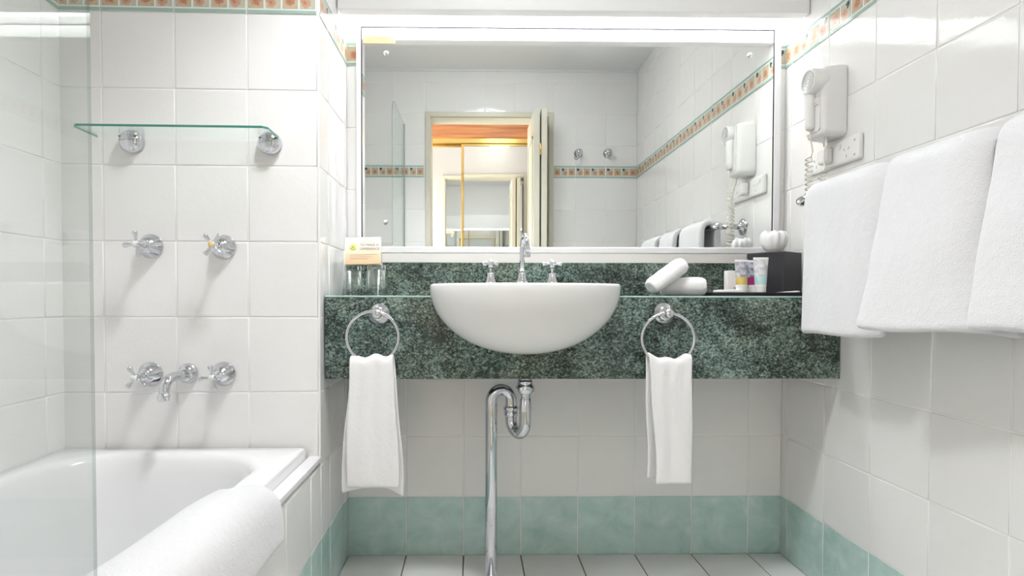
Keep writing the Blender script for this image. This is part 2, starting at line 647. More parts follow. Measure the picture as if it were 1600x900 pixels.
# back wall of the alcove
BX = wallM((0, 0, 0), (1, 0, 0), (0, -1, 0))
wall_back = slab('wall_back', BX, [(XL - .05, XR + .05, -.02, HC)], M['grout'])
tile_wall(wall_back, cells(XL, XR, .1651, TW), ROWS[:9],
          skip=lambda a, b, c, d: (c > .60 and d < .90))
# plain painted wall above the tiles
# right wall
RX = wallM((XR, 0, 0), (0, -1, 0), (-1, 0, 0))
wall_right = slab('wall_right', RX, [(0, -RB, -.02, HC)], M['grout'])
tile_wall(wall_right, cells(0.0, -RB, .0415, TW), ROWS)
# left side of the alcove (local x runs towards +Y)
AX = wallM((XL, 0, 0), (0, 1, 0), (1, 0, 0))
wall_left = slab('wall_left', AX, [(-DT, 0, -.02, HC)], M['grout'], .02)
tile_wall(wall_left, cells(-DT, 0.0, -.047, TW), ROWS)
# wall above the bath taps, slightly out of square
ux = Vector((1, TYAW, 0)).normalized()
TX = wallM((XL, -DT, 0), ux, (TYAW, -1, 0))
wall_tub = slab('wall_tub', TX, [(-.74, -.0005, -.02, HC)], M['grout'], .05)
tile_wall(wall_tub, cells(-.73, -.004, -.198, TW), ROWS[2:])
cap = MB().box((-.004, 0.44, -.012), (.0015, HC, .0035), .0012)
cap.build('corner_bead', M['gloss_paint'], wall_tub)
# far wall beside the tub
LX = wallM((XT, 0, 0), (0, 1, 0), (1, 0, 0))
wall_side = slab('wall_side', LX, [(RB, -.33, -.02, HC)], M['grout'])
tile_wall(wall_side, cells(RB, -.352, -.430, TW), ROWS[2:])
# tiled front of the bath (hob)
wall_hob = slab('wall_hob', AX, [(RB, -DT, 0.0, .4209)], M['grout'], .02)
wall_hob.name = 'wall_hob'
tile_wall(wall_hob, cells(RB, -DT, -.046, TW), [(0, Z1, 'teal'), (Z1, Z1 + TH, 'tile')])
hob = MB()
hob.box((RB, .4209, -.033), (-DT, .434, -.006), 0)
hob.box((RB, .434, -.033), (-DT, .4485, .0035), .002)
hob.build('ledge_strip', M['gloss_paint'], wall_hob)
# wall behind the camera with the doorway
BRX = wallM((0, RB, 0), (-1, 0, 0), (0, 1, 0))     # local x = -world x
DX0, DX1, DTOP = -.318, .525, 2.125
DO0, DO1, DOT = -.283, .490, 2.088
wall_rear = slab('wall_rear', BRX, [(-XR, -DX1 + .03, -.02, HC), (-DX0 - .03, -XT, -.02, HC), (-DX1 + .03, -DX0 - .03, DTOP - .03, HC)], M['grout'], RT)
tile_wall(wall_rear, cells(-XR, -XT, -.0725, TW), ROWS, hole=(-DX1, -DX0, DTOP))
# ceiling
CX = wallM((0, 0, HC), (1, 0, 0), (0, 0, -1))
ceiling = slab('ceiling', CX, [(XT - .05, XR + .05, -.05, -RB + RT)], M['ceil'], .05)
# plaster angle where rear wall meets ceiling
MB().box((XT, RB, HC - .012), (XR, RB + .012, HC)).build('trim_1', M['ceil'])
struct(bpy.data.objects['trim_1'])

# hall behind the camera
HY = RB - RT
hw = MB().box((-1.5, HY - .001, -.02), (-1.46, WY - .15, 2.47)).build('wall_hall_left', M['hall_paint'])
struct(hw)
hw = MB().box((1.46, HY - .001, -.02), (1.5, WY - .15, 2.47)).build('wall_hall_right', M['hall_paint'])
struct(hw)
hw = MB()
hw.box((-1.5, HY - .02, -.02), (DX0 + .03, HY, 2.47)).box((DX1 - .03, HY - .02, -.02), (1.5, HY, 2.47)).box((DX0 + .03, HY - .02, DTOP - .03), (DX1 - .03, HY, 2.47))
struct(hw.build('wall_hall', M['hall_paint']))
HY -= .02
struct(MB().box((-1.5, WY - .15, -.03), (1.5, RB - RT + .03, -.004)).build('floor_hall', M['carpet']))
struct(MB().box((-1.5, WY - .15, 2.45), (1.5, RB - RT, 2.48)).build('ceiling_hall', M['ceil']))
struct(MB().box((-1.5, WY - .2, -.02), (1.5, WY - .15, 2.47)).build('wall_hall_back', M['hall_paint']))

# door frame and folded bifold leaves
dr = link('door_1', None)
struct(dr, 'stone coloured door frame with two folded leaves at its side')
fr = MB()
for y0, y1 in ((RB - .001, RB + .014), (HY - .014, HY + .001)):
    fr.box((DX0, y0, 0), (DO0 - .004, y1, DTOP), .002)
    fr.box((DO1 + .004, y0, 0), (DX1, y1, DTOP), .002)
    fr.box((DO0 - .004, y0, DOT + .006), (DO1 + .004, y1, DTOP), .002)
fr.build('architrave', M['door_paint'], dr)
fj = MB()
fj.box((DO0 - .03, HY, 0), (DO0, RB, DOT), .001)
fj.box((DO1, HY, 0), (DO1 + .03, RB, DOT), .001)
fj.box((DO0 - .03, HY, DOT), (DO1 + .03, RB, DOT + .03), .001)
fj.build('jamb', M['door_paint'], dr)
for k, (xa, xb) in enumerate(((.374, .410), (.420, .456))):
    lf = MB()
    y0, y1 = -2.02, -1.592
    lf.box((xa, y0, .012), (xb, y1, DOT - .006), .0015)
    leaf = lf.build('door_leaf', M['door_paint'], dr)
    pn = MB()
    for z0, z1 in ((.15, .95), (1.08, 1.93)):
        for xs, sg in ((xa, -1), (xb, 1)):
            if (k == 0 and sg > 0) or (k == 1 and sg < 0):
                continue
            a, b = sorted((xs - .0005 * sg, xs + .006 * sg))
            pn.box((a, y0 + .07, z0), (b, y1 - .07, z0 + .02), .002)
            pn.box((a, y0 + .07, z1 - .02), (b, y1 - .07, z1), .002)
            pn.box((a, y0 + .07, z0), (b, y0 + .09, z1), .002)
            pn.box((a, y1 - .09, z0), (b, y1 - .07, z1), .002)
    pn.build('panel_moulding', M['door_paint'], leaf)
hg = MB()
for z in (.3, 1.05, 1.83):
    hg.box((.409, -1.5935, z - .035), (.421, -1.590, z + .035), .0008)
    hg.lathe([(.0001, -.037), (.0035, -.037), (.0035, .037), (.0001, .037)], T(.415, -1.589, z), 10)
hg.build('hinge', M['gold'], dr)

# ------------------------------------------------------------------ hall wardrobe
wd = thing('sliding_wardrobe', 'gold framed mirror sliding wardrobe under an orange timber bulkhead, seen through the doorway', 'wardrobe')
MB().box((-1.45, WY - .12, 2.232), (1.45, WY + .03, 2.447), .002).build('timber_bulkhead', M['wood'], wd)
MB().box((-1.45, WY - .1, 2.19), (1.45, WY + .022, 2.232), .003).build('top_track', M['gold'], wd)
MB().box((-1.45, WY - .1, -.004), (1.45, WY + .022, .03), .003).build('bottom_track', M['gold'], wd)
for k, (x0, x1, yo) in enumerate(((-1.42, -.084, -.034), (-.106, 1.42, 0.0))):
    dd = MB().box((x0 + .01, WY + yo - .008, .035), (x1 - .01, WY + yo, 2.185)).build('mirror_door', M['mirror'], wd)
    f = MB()
    for a in (x0, x1 - .022):
        f.box((a, WY + yo - .014, .031), (a + .022, WY + yo + .010, 2.189), .003)
    f.box((x0 + .022, WY + yo - .012, .031), (x1 - .022, WY + yo + .008, .06), .002)
    f.box((x0 + .022, WY + yo - .012, 2.172), (x1 - .022, WY + yo + .008, 2.189), .002)
    f.build('door_frame', M['gold'], dd)

# ------------------------------------------------------------------ lamps
hl = thing('hall_ceiling_light', 'round glowing dome light on the hall ceiling, seen through the doorway', 'ceiling light', None, T(.245, -2.19, 2.45))
MB().lathe([(.0001, -.03), (.15, -.03), (.155, -.02), (.155, 0), (.0001, 0)], None, 32).build('base_ring', M['gloss_paint'], hl)
MB().lathe([(.145, -.03), (.142, -.06), (.125, -.09), (.09, -.112), (.045, -.122), (.0001, -.125)], None, 32).build('dome', M['lamp_hall'], hl)
cl = thing('bathroom_ceiling_fill', 'added round white fill light over the middle of the bathroom, above the frame', 'ceiling light', None, T(.10, -.92, HC))  # added unseen fill, brightens the room from above the frame
MB().lathe([(.0001, -.03), (.20, -.03), (.21, -.02), (.21, 0), (.0001, 0)], None, 36).build('base_ring', M['gloss_paint'], cl)
MB().lathe([(.195, -.03), (.19, -.055), (.16, -.08), (.10, -.095), (.0001, -.10)], None, 36).build('dome', M['lamp'], cl)

for x, y, wh in ((-.16, -.90, 'tub'), (.24, -.90, 'towel rail')):  # added unseen spots, brighten the floor and front-facing surfaces
    dl = thing('fill_spot', 'added ceiling downlight on the %s side, above the frame' % wh, 'fill_spot', 'added ceiling fill spots', T(x, y, HC))
    MB().lathe([(.045, -.004), (.062, -.006), (.066, -.002), (.066, 0), (.045, 0)], None, 28).build('trim_ring', M['gloss_paint'], dl)
    ld = bpy.data.lights.new('fill_spot_lamp', 'SPOT')
    ld.energy = SPOT_FILL_E
    ld.color = (.965, .98, 1)
    ld.shadow_soft_size = .09
    ld.spot_size = 110 * PI / 180
    ld.spot_blend = .6
    lo = bpy.data.objects.new('fill_spot_lamp', ld)
    COL.objects.link(lo)
    lo.parent = dl
    lo.location = (0, 0, -.03)
ld = bpy.data.lights.new('hall_fill', 'AREA')  # added fill standing in for daylight, no window modelled
ld.energy = HALL_FILL_E
ld.color = (1, .95, .89)
ld.shape = 'RECTANGLE'
ld.size, ld.size_y = .75, 1.9
lo = bpy.data.objects.new('hall_fill', ld)
COL.objects.link(lo)
lo.location = (-1.44, -2.37, 1.1)
lo.rotation_euler = (0, -PI / 2, 0)
# pelmet light over the mirror
pl = thing('pelmet_light', 'white pelmet board with fluorescent tubes across the alcove above the mirror', 'light')
pb = MB()
pb.box((XL + .0045, -.143, 1.818), (XR - .0045, -.103, 1.99), .002)
pb.box((XL + .0045, -.103, 1.972), (XR - .0045, -.0045, 1.99), 0)
pb.build('pelmet_board', M['paint'], pl)
for x0, x1 in ((XL + .03, .29), (.33, XR - .03)):
    t = MB()
    t.lathe([(.0001, 0), (.013, 0), (.013, x1 - x0), (.0001, x1 - x0)], aim((x0, -.055, 1.925), (1, 0, 0)), 16)
    t.build('fluorescent_tube', M['tube'], pl)
    b = MB()
    b.box((x0 - .01, -.085, 1.945), (x1 + .01, -.025, 1.972), .003)
    for xx in (x0 - .01, x1 - .004):
        b.box((xx, -.068, 1.908), (xx + .014, -.042, 1.946), .002)
    b.build('batten', M['gloss_paint'], pl)

# ------------------------------------------------------------------ wall mirror
mr = thing('wall_mirror', 'wide rectangular mirror in a thin white frame above the vanity', 'mirror')
X0, X1, Z0, Zt = -.381, 1.029, 1.0765, 1.819
MB().box((X0, -.0165, Z0), (X1, -.0085, Zt)).build('mirror_glass', [M['mirror']], mr)
e = MB()
e.box((X0 - .0035, -.0172, Z0), (X0, -.010, Zt + .003)).box((X1, -.0172, Z0), (X1 + .0035, -.010, Zt + .003)).box((X0, -.0172, Zt), (X1, -.010, Zt + .003))
e.build('edge_seal', M['mirror_edge'], mr)
for a, b in (((X0 - .020, -.020, 1.053), (X0 - .0035, -.0045, 1.85)), ((X1 + .0035, -.020, 1.053), (X1 + .026, -.0045, 1.85))):
    MB().box(a, b, .002).build('frame_side', M['gloss_paint'], mr)
MB().box((X0 - .0035, -.018, Zt + .003), (X1 + .0035, -.0045, 1.85), .002).build('frame_top', M['gloss_paint'], mr)
MB().box((X0 - .0035, -.0255, 1.0545), (X1 + .0035, -.0045, Z0), .003).build('frame_bottom', M['gloss_paint'], mr)
for x, z in ((-.299, 1.733), (.946, 1.735), (-.303, 1.16), (.941, 1.158)):
    MB().lathe([(.009, 0), (.009, .002), (.0065, .006), (.003, .0085), (.0001, .009)], aim((x, -.0165, z), (0, -1, 0)), 18).build('mirror_screw', M['chrome'], mr)
st = MB().box((-.377, -.0174, 1.766), (-.269, -.0164, 1.796))
so = st.build('sticker', plain('cream_sticker', (.62, .44, .24), .6), mr)
so['label'] = 'small cream notice sticker in the corner of the mirror'
sl = MB()
for i, z in enumerate((1.786, 1.780, 1.774)):
    sl.box((-.365, -.0178, z), (-.285 - .01 * i, -.0173, z + .0016))
sl.box((-.377, -.0178, 1.7655), (-.269, -.0164, 1.7672))
sl.build('print', plain('brown_print', (.42, .27, .14), .7), so)

# ------------------------------------------------------------------ vanity
vn = thing('vanity_counter', 'green granite vanity counter with a deep front apron and low splashback', 'counter')
CZ, CF = .908, -.3145
MB().box((XL + .0045, CF + .004, .872), (XR - .0045, -.0045, CZ), .0015).build('countertop', M['granite'], vn)
MB().box((XL + .006, CF, .665), (XR - .0045, CF + .03, .9025), .001).build('front_apron', M['granite'], vn)
MB().box((XL + .006, CF + .0005, .9025), (XR - .0045, CF + .03, CZ), .0022).build('edge_highlight', M['granite_highlight'], vn)  # lighter strip painted as the arris highlight
MB().box((XL + .0045, -.024, CZ), (XR - .0045, -.0045, 1.022), .0015).build('splashback', M['granite'], vn)

struct(MB().box((XL + .006, -.0235, 1.0222), (XR - .006, -.0045, 1.0543), .001).build('trim_2', plain('cream_paint_strip', (.83, .81, .77), .4)))
# semi-recessed basin
BXC = .1485
bs = thing('wash_basin', 'white ceramic half round basin set into the front of the granite counter', 'basin', None, T(BXC, -.315, 0))
def basin_sec(a, b, z, back, n=40, ins=0.0):
    """D-shaped section: half superellipse in front, rounded box behind"""
    pts = []
    ex = 2.15
    for i in range(n + 1):
        t = PI * i / n
        c, s = math.cos(t), math.sin(t)
        pts.append((-(a - ins) * math.copysign(abs(c) ** (2 / ex), c), -(b - ins) * abs(s) ** (2 / ex), z))
    for x, y in ((a - ins, back * .4), (a - ins - .004, back * .75), (a - ins - .03, back - ins), (a * .4, back - ins), (-a * .4, back - ins), (-a + ins + .03, back - ins), (-a + ins + .004, back * .75), (-a + ins, back * .4)):
        pts.append((x, y, z))
    return pts
bw = MB()
rg = []
ZR = .9415
DB = .2035
for k in range(0, 23):
    t = k / 22 * PI / 2
    z = ZR - .008 - (DB - .008) * math.sin(t)
    s = max(.04, math.cos(t))
    rg.append(basin_sec(.276 * s ** .96, .168 * s ** .8, z, .185 * (s ** .5)))
rg = rg[::-1]
rg.append(basin_sec(.2745, .1665, ZR - .003, .185))
rg.append(basin_sec(.271, .163, ZR, .183))
rg.append(basin_sec(.262, .153, ZR, .05))
rg.append(basin_sec(.257, .148, ZR - .006, .045))
for k in range(1, 8):
    t = k / 7 * PI / 2
    rg.append(basin_sec(.255 * math.cos(t) ** .8 + .012, .145 * math.cos(t) ** .8 + .012, ZR - .006 - .13 * math.sin(t), .045 * math.cos(t) + .006))
bw.rings(rg, True, True, True)
bw.build('bowl', M['ceramic'], bs)
MB().lathe([(.022, 0), (.024, .003), (.018, .005), (.016, .002), (.0001, .001)], T(0, -.03, ZR - .1355), 20).build('drain', M['chrome'], bs)

def cross_handle(mb, X, angs, L=.033, r0=.0042, r1=.0068, hub=.0095, mat=0):
    mb.lathe([(.0001, -.011), (hub * .75, -.011), (hub, -.006), (hub, .006), (hub * .85, .009), (.0001, .0095)], X, 18, mat)
    for a in angs:
        d = Vector((math.cos(a), math.sin(a), 0))
        pts = [d * t for t in (.004, .010, .016, L - .006, L - .002, L)]
        mb.tube(pts, [r0 * 1.1, r0 * .85, r0, r1, r1, r1 * .8], 10, mat, X)

DEG = PI / 180
def pillar_tap(x, y, rot, label):
    t = thing('basin_tap', label, 'tap', 'cross head basin taps', T(x, y, ZR))
    MB().lathe([(.0215, 0), (.0215, .002), (.0175, .006), (.0145, .014), (.0122, .026), (.0115, .035), (.0112, .037), (.0001, .037)], None, 24).build('bell_base', M['chrome'], t)
    MB().lathe([(.0048, .036), (.0042, .046), (.0042, .056), (.0001, .056)], None, 14).build('stem', M['chrome'], t)
    h = MB()
    cross_handle(h, T(0, 0, .066), [rot + k * PI / 2 for k in range(4)], .031, .0036, .0062, .0088)
    hd = h.build('cross_handle', M['chrome'], t)
    MB().lathe([(.0068, .075), (.0068, .078), (.004, .0805), (.0001, .081)], None, 14).build('button', M['ceramic'], hd)
    return t
TY = -.205
pillar_tap(.0525, TY, 38 * DEG, 'left chrome cross head tap on the basin, handle turned to a diagonal')
pillar_tap(.2435, TY, 4 * DEG, 'right chrome cross head tap on the basin, handle square to the wall')
sp = thing('basin_spout', 'tall chrome gooseneck spout in the middle of the basin edge', 'spout', None, T(.150, TY, ZR))
MB().lathe([(.0235, 0), (.0235, .002), (.019, .006), (.0155, .014), (.0128, .026), (.0118, .036), (.0112, .038), (.0001, .038)], None, 24).build('bell_base', M['chrome'], sp)
pts = [(0, 0, .03), (0, 0, .08), (0, 0, .108)]
for k in range(1, 13):
    a = PI * k / 12 * .97
    d = .042 * (1 - math.cos(a))
    pts.append((d * .09, -d, .108 + .042 * math.sin(a)))
pts.append((pts[-1][0], pts[-1][1] - .001, .098))
MB().tube(pts, .0078, 14).build('gooseneck', M['chrome'], sp)
ex, ey = pts[-1][0], pts[-1][1]
MB().lathe([(.0075, .10), (.0098, .0985), (.0098, .084), (.0088, .081), (.0001, .081)], T(ex, ey, 0), 18).build('aerator', M['chrome'], sp)

# waste pipe
wp = thing('waste_pipe', 'chrome P trap and waste pipe running from the basin down to the floor', 'pipe')
TXp, TYp = .1555, -.262
q = MB().lathe([(.0001, .60), (.0185, .60), (.0185, .70), (.0001, .70)], T(TXp, TYp, 0), 24).build('tailpiece', M['chrome'], wp)
MB().lathe([(.0185, .612), (.0215, .614), (.0235, .618), (.0275, .622), (.0275, .636), (.0235, .640), (.0225, .648), (.0225, .656), (.0185, .657)], T(TXp, TYp, 0), 28).build('slip_nut', M['chrome'], wp)
RXp, RYp = .1165, -.205
pts = [(TXp, TYp, .63), (TXp, TYp, .56), (TXp, TYp, .535)]
mx_, my_ = (TXp + RXp) / 2, (TYp + RYp) / 2
hx, hy = (TXp - RXp) / 2, (TYp - RYp) / 2
hr = math.hypot(hx, hy)
for k in range(0, 17):
    a = PI * k / 16
    pts.append((mx_ + hx * math.cos(a), my_ + hy * math.cos(a), .525 - (hr + .004) * math.sin(a)))
pts.append((RXp, RYp, .56))
MB().tube(pts, .0183, 20).build('trap_bend', M['chrome'], wp)
MB().lathe([(.0183, .532), (.021, .535), (.0225, .538), (.0225, .547), (.0185, .549), (.0215, .551), (.0245, .554), (.0245, .561), (.0205, .566), (.0183, .567)], T(RXp, RYp, 0), 24).build('trap_nut', M['chrome'], wp)
DXp, DYp = .0545, -.222
pts = [(RXp, RYp, .555), (RXp, RYp, .572)]
mx_, my_ = (DXp + RXp) / 2, (DYp + RYp) / 2
hx, hy = (RXp - DXp) / 2, (RYp - DYp) / 2
hr = math.hypot(hx, hy)
for k in range(0, 17):
    a = PI * k / 16
    pts.append((mx_ + hx * math.cos(a), my_ + hy * math.cos(a), .582 + (hr + .003) * math.sin(a)))
pts += [(DXp, DYp, .55), (DXp, DYp, .3), (DXp, DYp, .003)]
MB().tube(pts, .0185, 20).build('downpipe', M['chrome'], wp)
MB().lathe([(.034, .003), (.034, .006), (.022, .011), (.0187, .012)], T(DXp, DYp, 0), 24).build('floor_flange', M['chrome'], wp)

# ------------------------------------------------------------------ towel rings and hand towels
def towel_ring(cx, cz, rx, rz, label, tilt):
    t = thing('towel_ring', label, 'towel ring', 'chrome towel rings on the counter apron', T(rx, CF, rz))
    X = aim((0, 0, 0), (0, -1, 0))
    MB().lathe([(.0315, 0), (.0315, .003), (.027, .0045), (.026, .008), (.021, .0095), (.020, .013), (.015, .0145), (.0001, .015)], X, 28).build('rosette', M['chrome'], t)
    MB().lathe([(.010, .014), (.0085, .02), (.009, .028), (.013, .034), (.0135, .041), (.0125, .047), (.010, .050), (.0001, .051)], X, 20).build('post', M['chrome'], t)
    pts = []
    for k in range(48):
        a = 2 * PI * k / 48
        pts.append((cx - rx + .0725 * math.sin(a), -.040 + tilt * math.sin(a) * .01, cz - rz + .0725 * math.cos(a)))
    MB().tube(pts, .0046, 10, closed=True).build('ring', M['chrome'], t)
    return t
towel_ring(-.2865, .790, -.2745, .855, 'left chrome towel ring on the granite apron, beside the tub', .5)
towel_ring(.5545, .786, .5575, .8575, 'right chrome towel ring on the granite apron, towards the towel rail', -.8)

def hand_towel(name, label, cx, ztop, wt, wf, wb, zf, zb, tails, shift_f, shift_b, seed):
    nu, nv = 25, 46
    yf, yb, yc = -.3725, -.3385, -.355
    vs = []
    Lf, Lb = ztop - zf, ztop - zb
    for j in range(nv):
        v = j / (nv - 1) * 2 - 1          # -1 front hem ... 0 over the ring ... 1 back hem
        for i in range(nu):
            u = i / (nu - 1) * 2 - 1
            a = abs(v)
            tz = max(0.0, (a - .06) / .94)
            ease = min(1.0, tz * 1.15) ** .8
            if v <= 0:
                wdt = wt + (wf - wt) * ease
                x = cx + shift_f * ease + u * wdt / 2
                y = yf
                z = ztop - .008 - tz * (Lf - .008)
            else:
                wdt = wt + (wb - wt) * ease
                x = cx + shift_b * ease + u * wdt / 2
                y = yb
                z = ztop - .008 - tz * (Lb - .008)
                z -= tz * (tails[0] * max(0, -u - .35) ** 1.0 + tails[1] * max(0, u - .45) ** 1.0)
                if abs(u) > .62:
                    y -= (abs(u) - .62) * .03 * ease
            if a < .06:
                ang = v / .06 * PI / 2
                y = yc + .017 * math.sin(ang)
                z = ztop - .008 + .008 * math.cos(ang)
            fold = math.exp(-tz * 9)
            z += fold * (.0035 * math.sin(u * 7.1 + seed) + .004 * math.sin(u * 3.2 + seed * 2.1) + (.006 * (abs(u) ** 3)))
            y += (.002 * math.sin(u * 5 + seed) * tz + .0013 * math.sin(u * 9.3 + seed + tz * 2) * (1 - tz)) * (1 if v < 0 else .5)
            x += .0015 * math.sin(tz * 9 + seed + u)
            vs.append((x, y, z))
    fs = [[j * nu + i, j * nu + i + 1, (j + 1) * nu + i + 1, (j + 1) * nu + i] for j in range(nv - 1) for i in range(nu - 1)]
    o = MB().add(vs, fs).build(name, M['cotton'])
    tag(o, label, 'hand towel', 'hand towels on the rings')
    solid(o, .0065)
    subdiv(o, 1)
    return o
hand_towel('hand_towel', 'white hand towel with flared corners hanging from the left towel ring', -.2885, .735, .118, .150, .180, .366, .353, (.018, .038), .004, -.001, 0.4)
hand_towel('hand_towel', 'straight white hand towel hanging from the right towel ring', .556, .733, .124, .102, .126, .374, .382, (0.0, 0.0), .013, .008, 2.2)

# ------------------------------------------------------------------ bathtub
tb = thing('bathtub', 'white acrylic bathtub behind the tiled hob', 'bathtub')
def rrect(x0, x1, y0, y1, r, z, n=8):
    pts = []
    for cx, cy, a0 in ((x1 - r, y1 - r, 0), (x0 + r, y1 - r, 90), (x0 + r, y0 + r, 180), (x1 - r, y0 + r, 270)):
        for k in range(n + 1):
            a = (a0 + 90 * k / n) * DEG
            pts.append((cx + r * math.cos(a), cy + r * math.sin(a), z))
    return pts
b = MB()
bx0, bx1, by0, by1 = XT + .004, -.4735, RB + .005, -.3655
ix0, ix1, iy0, iy1 = -1.088, -.542, -1.72, -.425
rg = [rrect(bx0, bx1, by0, by1, .006, .40), rrect(bx0, bx1, by0, by1, .006, .473), rrect(bx0 + .002, bx1 - .002, by0 + .002, by1 - .002, .008, .477), rrect(bx0 + .006, bx1 - .006, by0 + .006, by1 - .006, .01, .479)]
for ins, z, r in ((-.018, .479, .17), (-.006, .478, .17), (.002, .473, .17), (.008, .463, .17), (.016, .43, .17), (.03, .33, .17), (.05, .22, .17), (.075, .14, .16), (.11, .105, .14), (.16, .095, .10)):
    rg.append(rrect(ix0 + ins * .7, ix1 - ins, iy0 + ins * 1.6, iy1 - ins, r, z))
b.rings(rg, True, False, True)
b.build('tub_shell', M['acrylic'], tb)
MB().lathe([(.028, 0), (.03, .003), (.022, .005), (.02, .003), (.0001, .002)], T(-.82, -.70, .094), 20).build('drain', M['chrome'], tb)

# bath mat towel over the edge of the tub
def tub_towel():
    prof = [(-.4155, .372), (-.4165, .40), (-.418, .43), (-.421, .462), (-.428, .490), (-.442, .506), (-.462, .5125), (-.485, .513), (-.507, .508), (-.524, .499), (-.543, .492), (-.558, .468), (-.569, .42), (-.577, .36), (-.586, .29)]
    ys = [-.752, -.758, -.775, -.80, -.86, -.95, -1.05, -1.13, -1.19, -1.205]
    vs = []
    n = len(prof)
    for j, y in enumerate(ys):
        f = (y + .752) / -.45
        for i, (x, z) in enumerate(prof):
            k = i / (n - 1)
            dx = -.020 * f * (k > .45)
            skew = .040 * (1 - k) - .02 - .03 * max(0, .35 - k)
            yy = y + skew * (1 - f) * .6 + .0025 * math.sin(k * 12)
            zz = z - .005 * (3 < i < 9) + .003 * math.sin(y * 23 + k * 5) * (1 if i > 0 else .4) - (0.012 * max(0, 1 - f * 6) if 3 < i < 10 else 0)
            vs.append((x + dx + .0022 * math.sin(y * 31 + k * 7), yy, zz))
    fs = [[j * n + i, j * n + i + 1, (j + 1) * n + i + 1, (j + 1) * n + i] for j in range(len(ys) - 1) for i in range(n - 1)]
    o = MB().add(vs, fs).build('bath_mat_towel', M['towel'])
    tag(o, 'white towel folded over the edge of the bathtub', 'towel')
    solid(o, .018)
    subdiv(o, 2)
tub_towel()

# ------------------------------------------------------------------ shower screen
sc = thing('shower_screen', 'frameless clear glass shower screen with a rounded top corner standing on the tub edge', 'shower screen')
poly = [(-1.806, .4815), (-1.267, .4815)]
R_ = .11
for k in range(9):
    a = k / 8 * PI / 2
    poly.append((-1.267 - R_ + R_ * math.cos(a), 2.04 - R_ + R_ * math.sin(a)))
poly.append((-1.806, 2.04))
X = Matrix(((0, 0, 1, -.462), (1, 0, 0, 0), (0, 1, 0, 0), (0, 0, 0, 1)))
so = MB().prism(poly, 0, .0045, 1, X, False, 0).build('glass_panel', [M['pane'], M['screen_edge']], sc)
MB().box((-.466, -1.8085, .482), (-.4535, -1.797, 2.042), .001).build('wall_channel', plain('grey_aluminium', (.42, .44, .44), .45, .6), sc)

# ------------------------------------------------------------------ glass shelf and bath taps, in the frame of the tub wall
def TL(x, z, out=0.0):
    """point on the tub wall: world x, height, distance out"""
    return TX @ Vector((x - XL, z, out + .003))
sh = thing('glass_shelf', 'long glass shelf on two round chrome brackets above the bath taps', 'shelf')
gx0, gx1 = -1.045, -.545
gp = MB()
ch = .012
poly = [(gx0 - XL, .004), (gx1 - XL, .004), (gx1 - XL, .112 - ch), (gx1 - XL - ch, .112), (gx0 - XL + ch, .112), (gx0 - XL, .112 - ch)]
Xs = TX @ Matrix(((1, 0, 0, 0), (0, 0, 1, 0), (0, 1, 0, .003), (0, 0, 0, 1)))
gp.prism(poly, 1.345, 1.351, 1, Xs, False, 0)
gp.m[0] = 0
gp.build('glass_plate', [M['shelf_glass'], M['glass_edge']], sh)
for x in (-.951, -.572):
    X = TX @ T(x - XL, 1.334, .003)
    k = MB()
    k.lathe([(.0325, 0), (.0325, .010), (.031, .016), (.026, .024), (.018, .030), (.008, .033), (.0001, .0335)], X, 32)
    br = k.build('bracket', M['chrome'], sh)
    MB().box((-.024, .0095, .018), (.024, .0112, .0285), 0, 0, X).build('clamp_slot', M['dark'], br)

def wall_tap(x, z, angs, label, button):
    t = thing('bath_tap', label, 'tap', 'cross head taps on the tiled wall over the bathtub')
    t.matrix_world = TX @ T(x - XL, z, .003)
    MB().lathe([(.0345, 0), (.0345, .003), (.033, .005), (.0235, .022), (.0185, .028), (.014, .031), (.0125, .034), (.0001, .034)], None, 36).build('flange', M['chrome'], t)
    MB().lathe([(.010, .03), (.0065, .036), (.0055, .05), (.0065, .062), (.0001, .063)], None, 16).build('stem', M['chrome'], t)
    h = MB()
    cross_handle(h, T(0, 0, .073), [a * DEG for a in angs], .034, .0042, .0070, .0100)
    hd = h.build('cross_handle', M['chrome'], t)
    bt = MB().lathe([(.0075, .081), (.0075, .0845), (.005, .0865), (.0001, .087)], None, 16).build('button', button, hd)
    return t
yel = plain('yellow_button', (.80, .60, .25), .3)
wall_tap(-.9045, 1.045, (97, 187, 277, 7), 'upper left chrome cross tap on the bath wall, arms nearly upright', M['ceramic'])
o = wall_tap(-.7035, 1.044, (128, 232, 308, 52), 'upper right chrome cross tap on the bath wall with a yellow button', yel)
wall_tap(-.910, .686, (122, 228, 318, 42), 'lower left chrome cross tap beside the bath spout, arms diagonal', M['ceramic'])
wall_tap(-.707, .686, (100, 188, 278, 10), 'lower right chrome cross tap beside the bath spout', M['ceramic'])
bsx = thing('bath_spout', 'curved chrome bath spout between the two lower taps', 'spout')
bsx.matrix_world = TX @ T(-.806 - XL, .688, .003)
MB().lathe([(.0285, 0), (.0285, .003), (.027, .006), (.0215, .020), (.0185, .022), (.015, .024), (.0001, .024)], None, 32).build('flange', M['chrome'], bsx)
pts = [(0, 0, .02), (0, 0, .05), (-.001, .0005, .085)]
for k in range(1, 10):
    a = k / 9 * PI / 2 * .94
    pts.append((-.002 - .002 * k / 9, -.034 * (1 - math.cos(a)), .085 + .036 * math.sin(a)))
pts.append((-.0045, -.044, .1225))
MB().tube(pts, [.0135] * 3 + [.0132] * 9 + [.0125], 16).build('curved_pipe', M['chrome'], bsx)
MB().lathe([(.0130, 0), (.0155, .003), (.0158, .009), (.0145, .011), (.0145, .018), (.013, .019), (.0001, .0185)], aim((-.0045, -.037, .1222), (0, -1, .05)), 20).build('nozzle', M['chrome'], bsx)

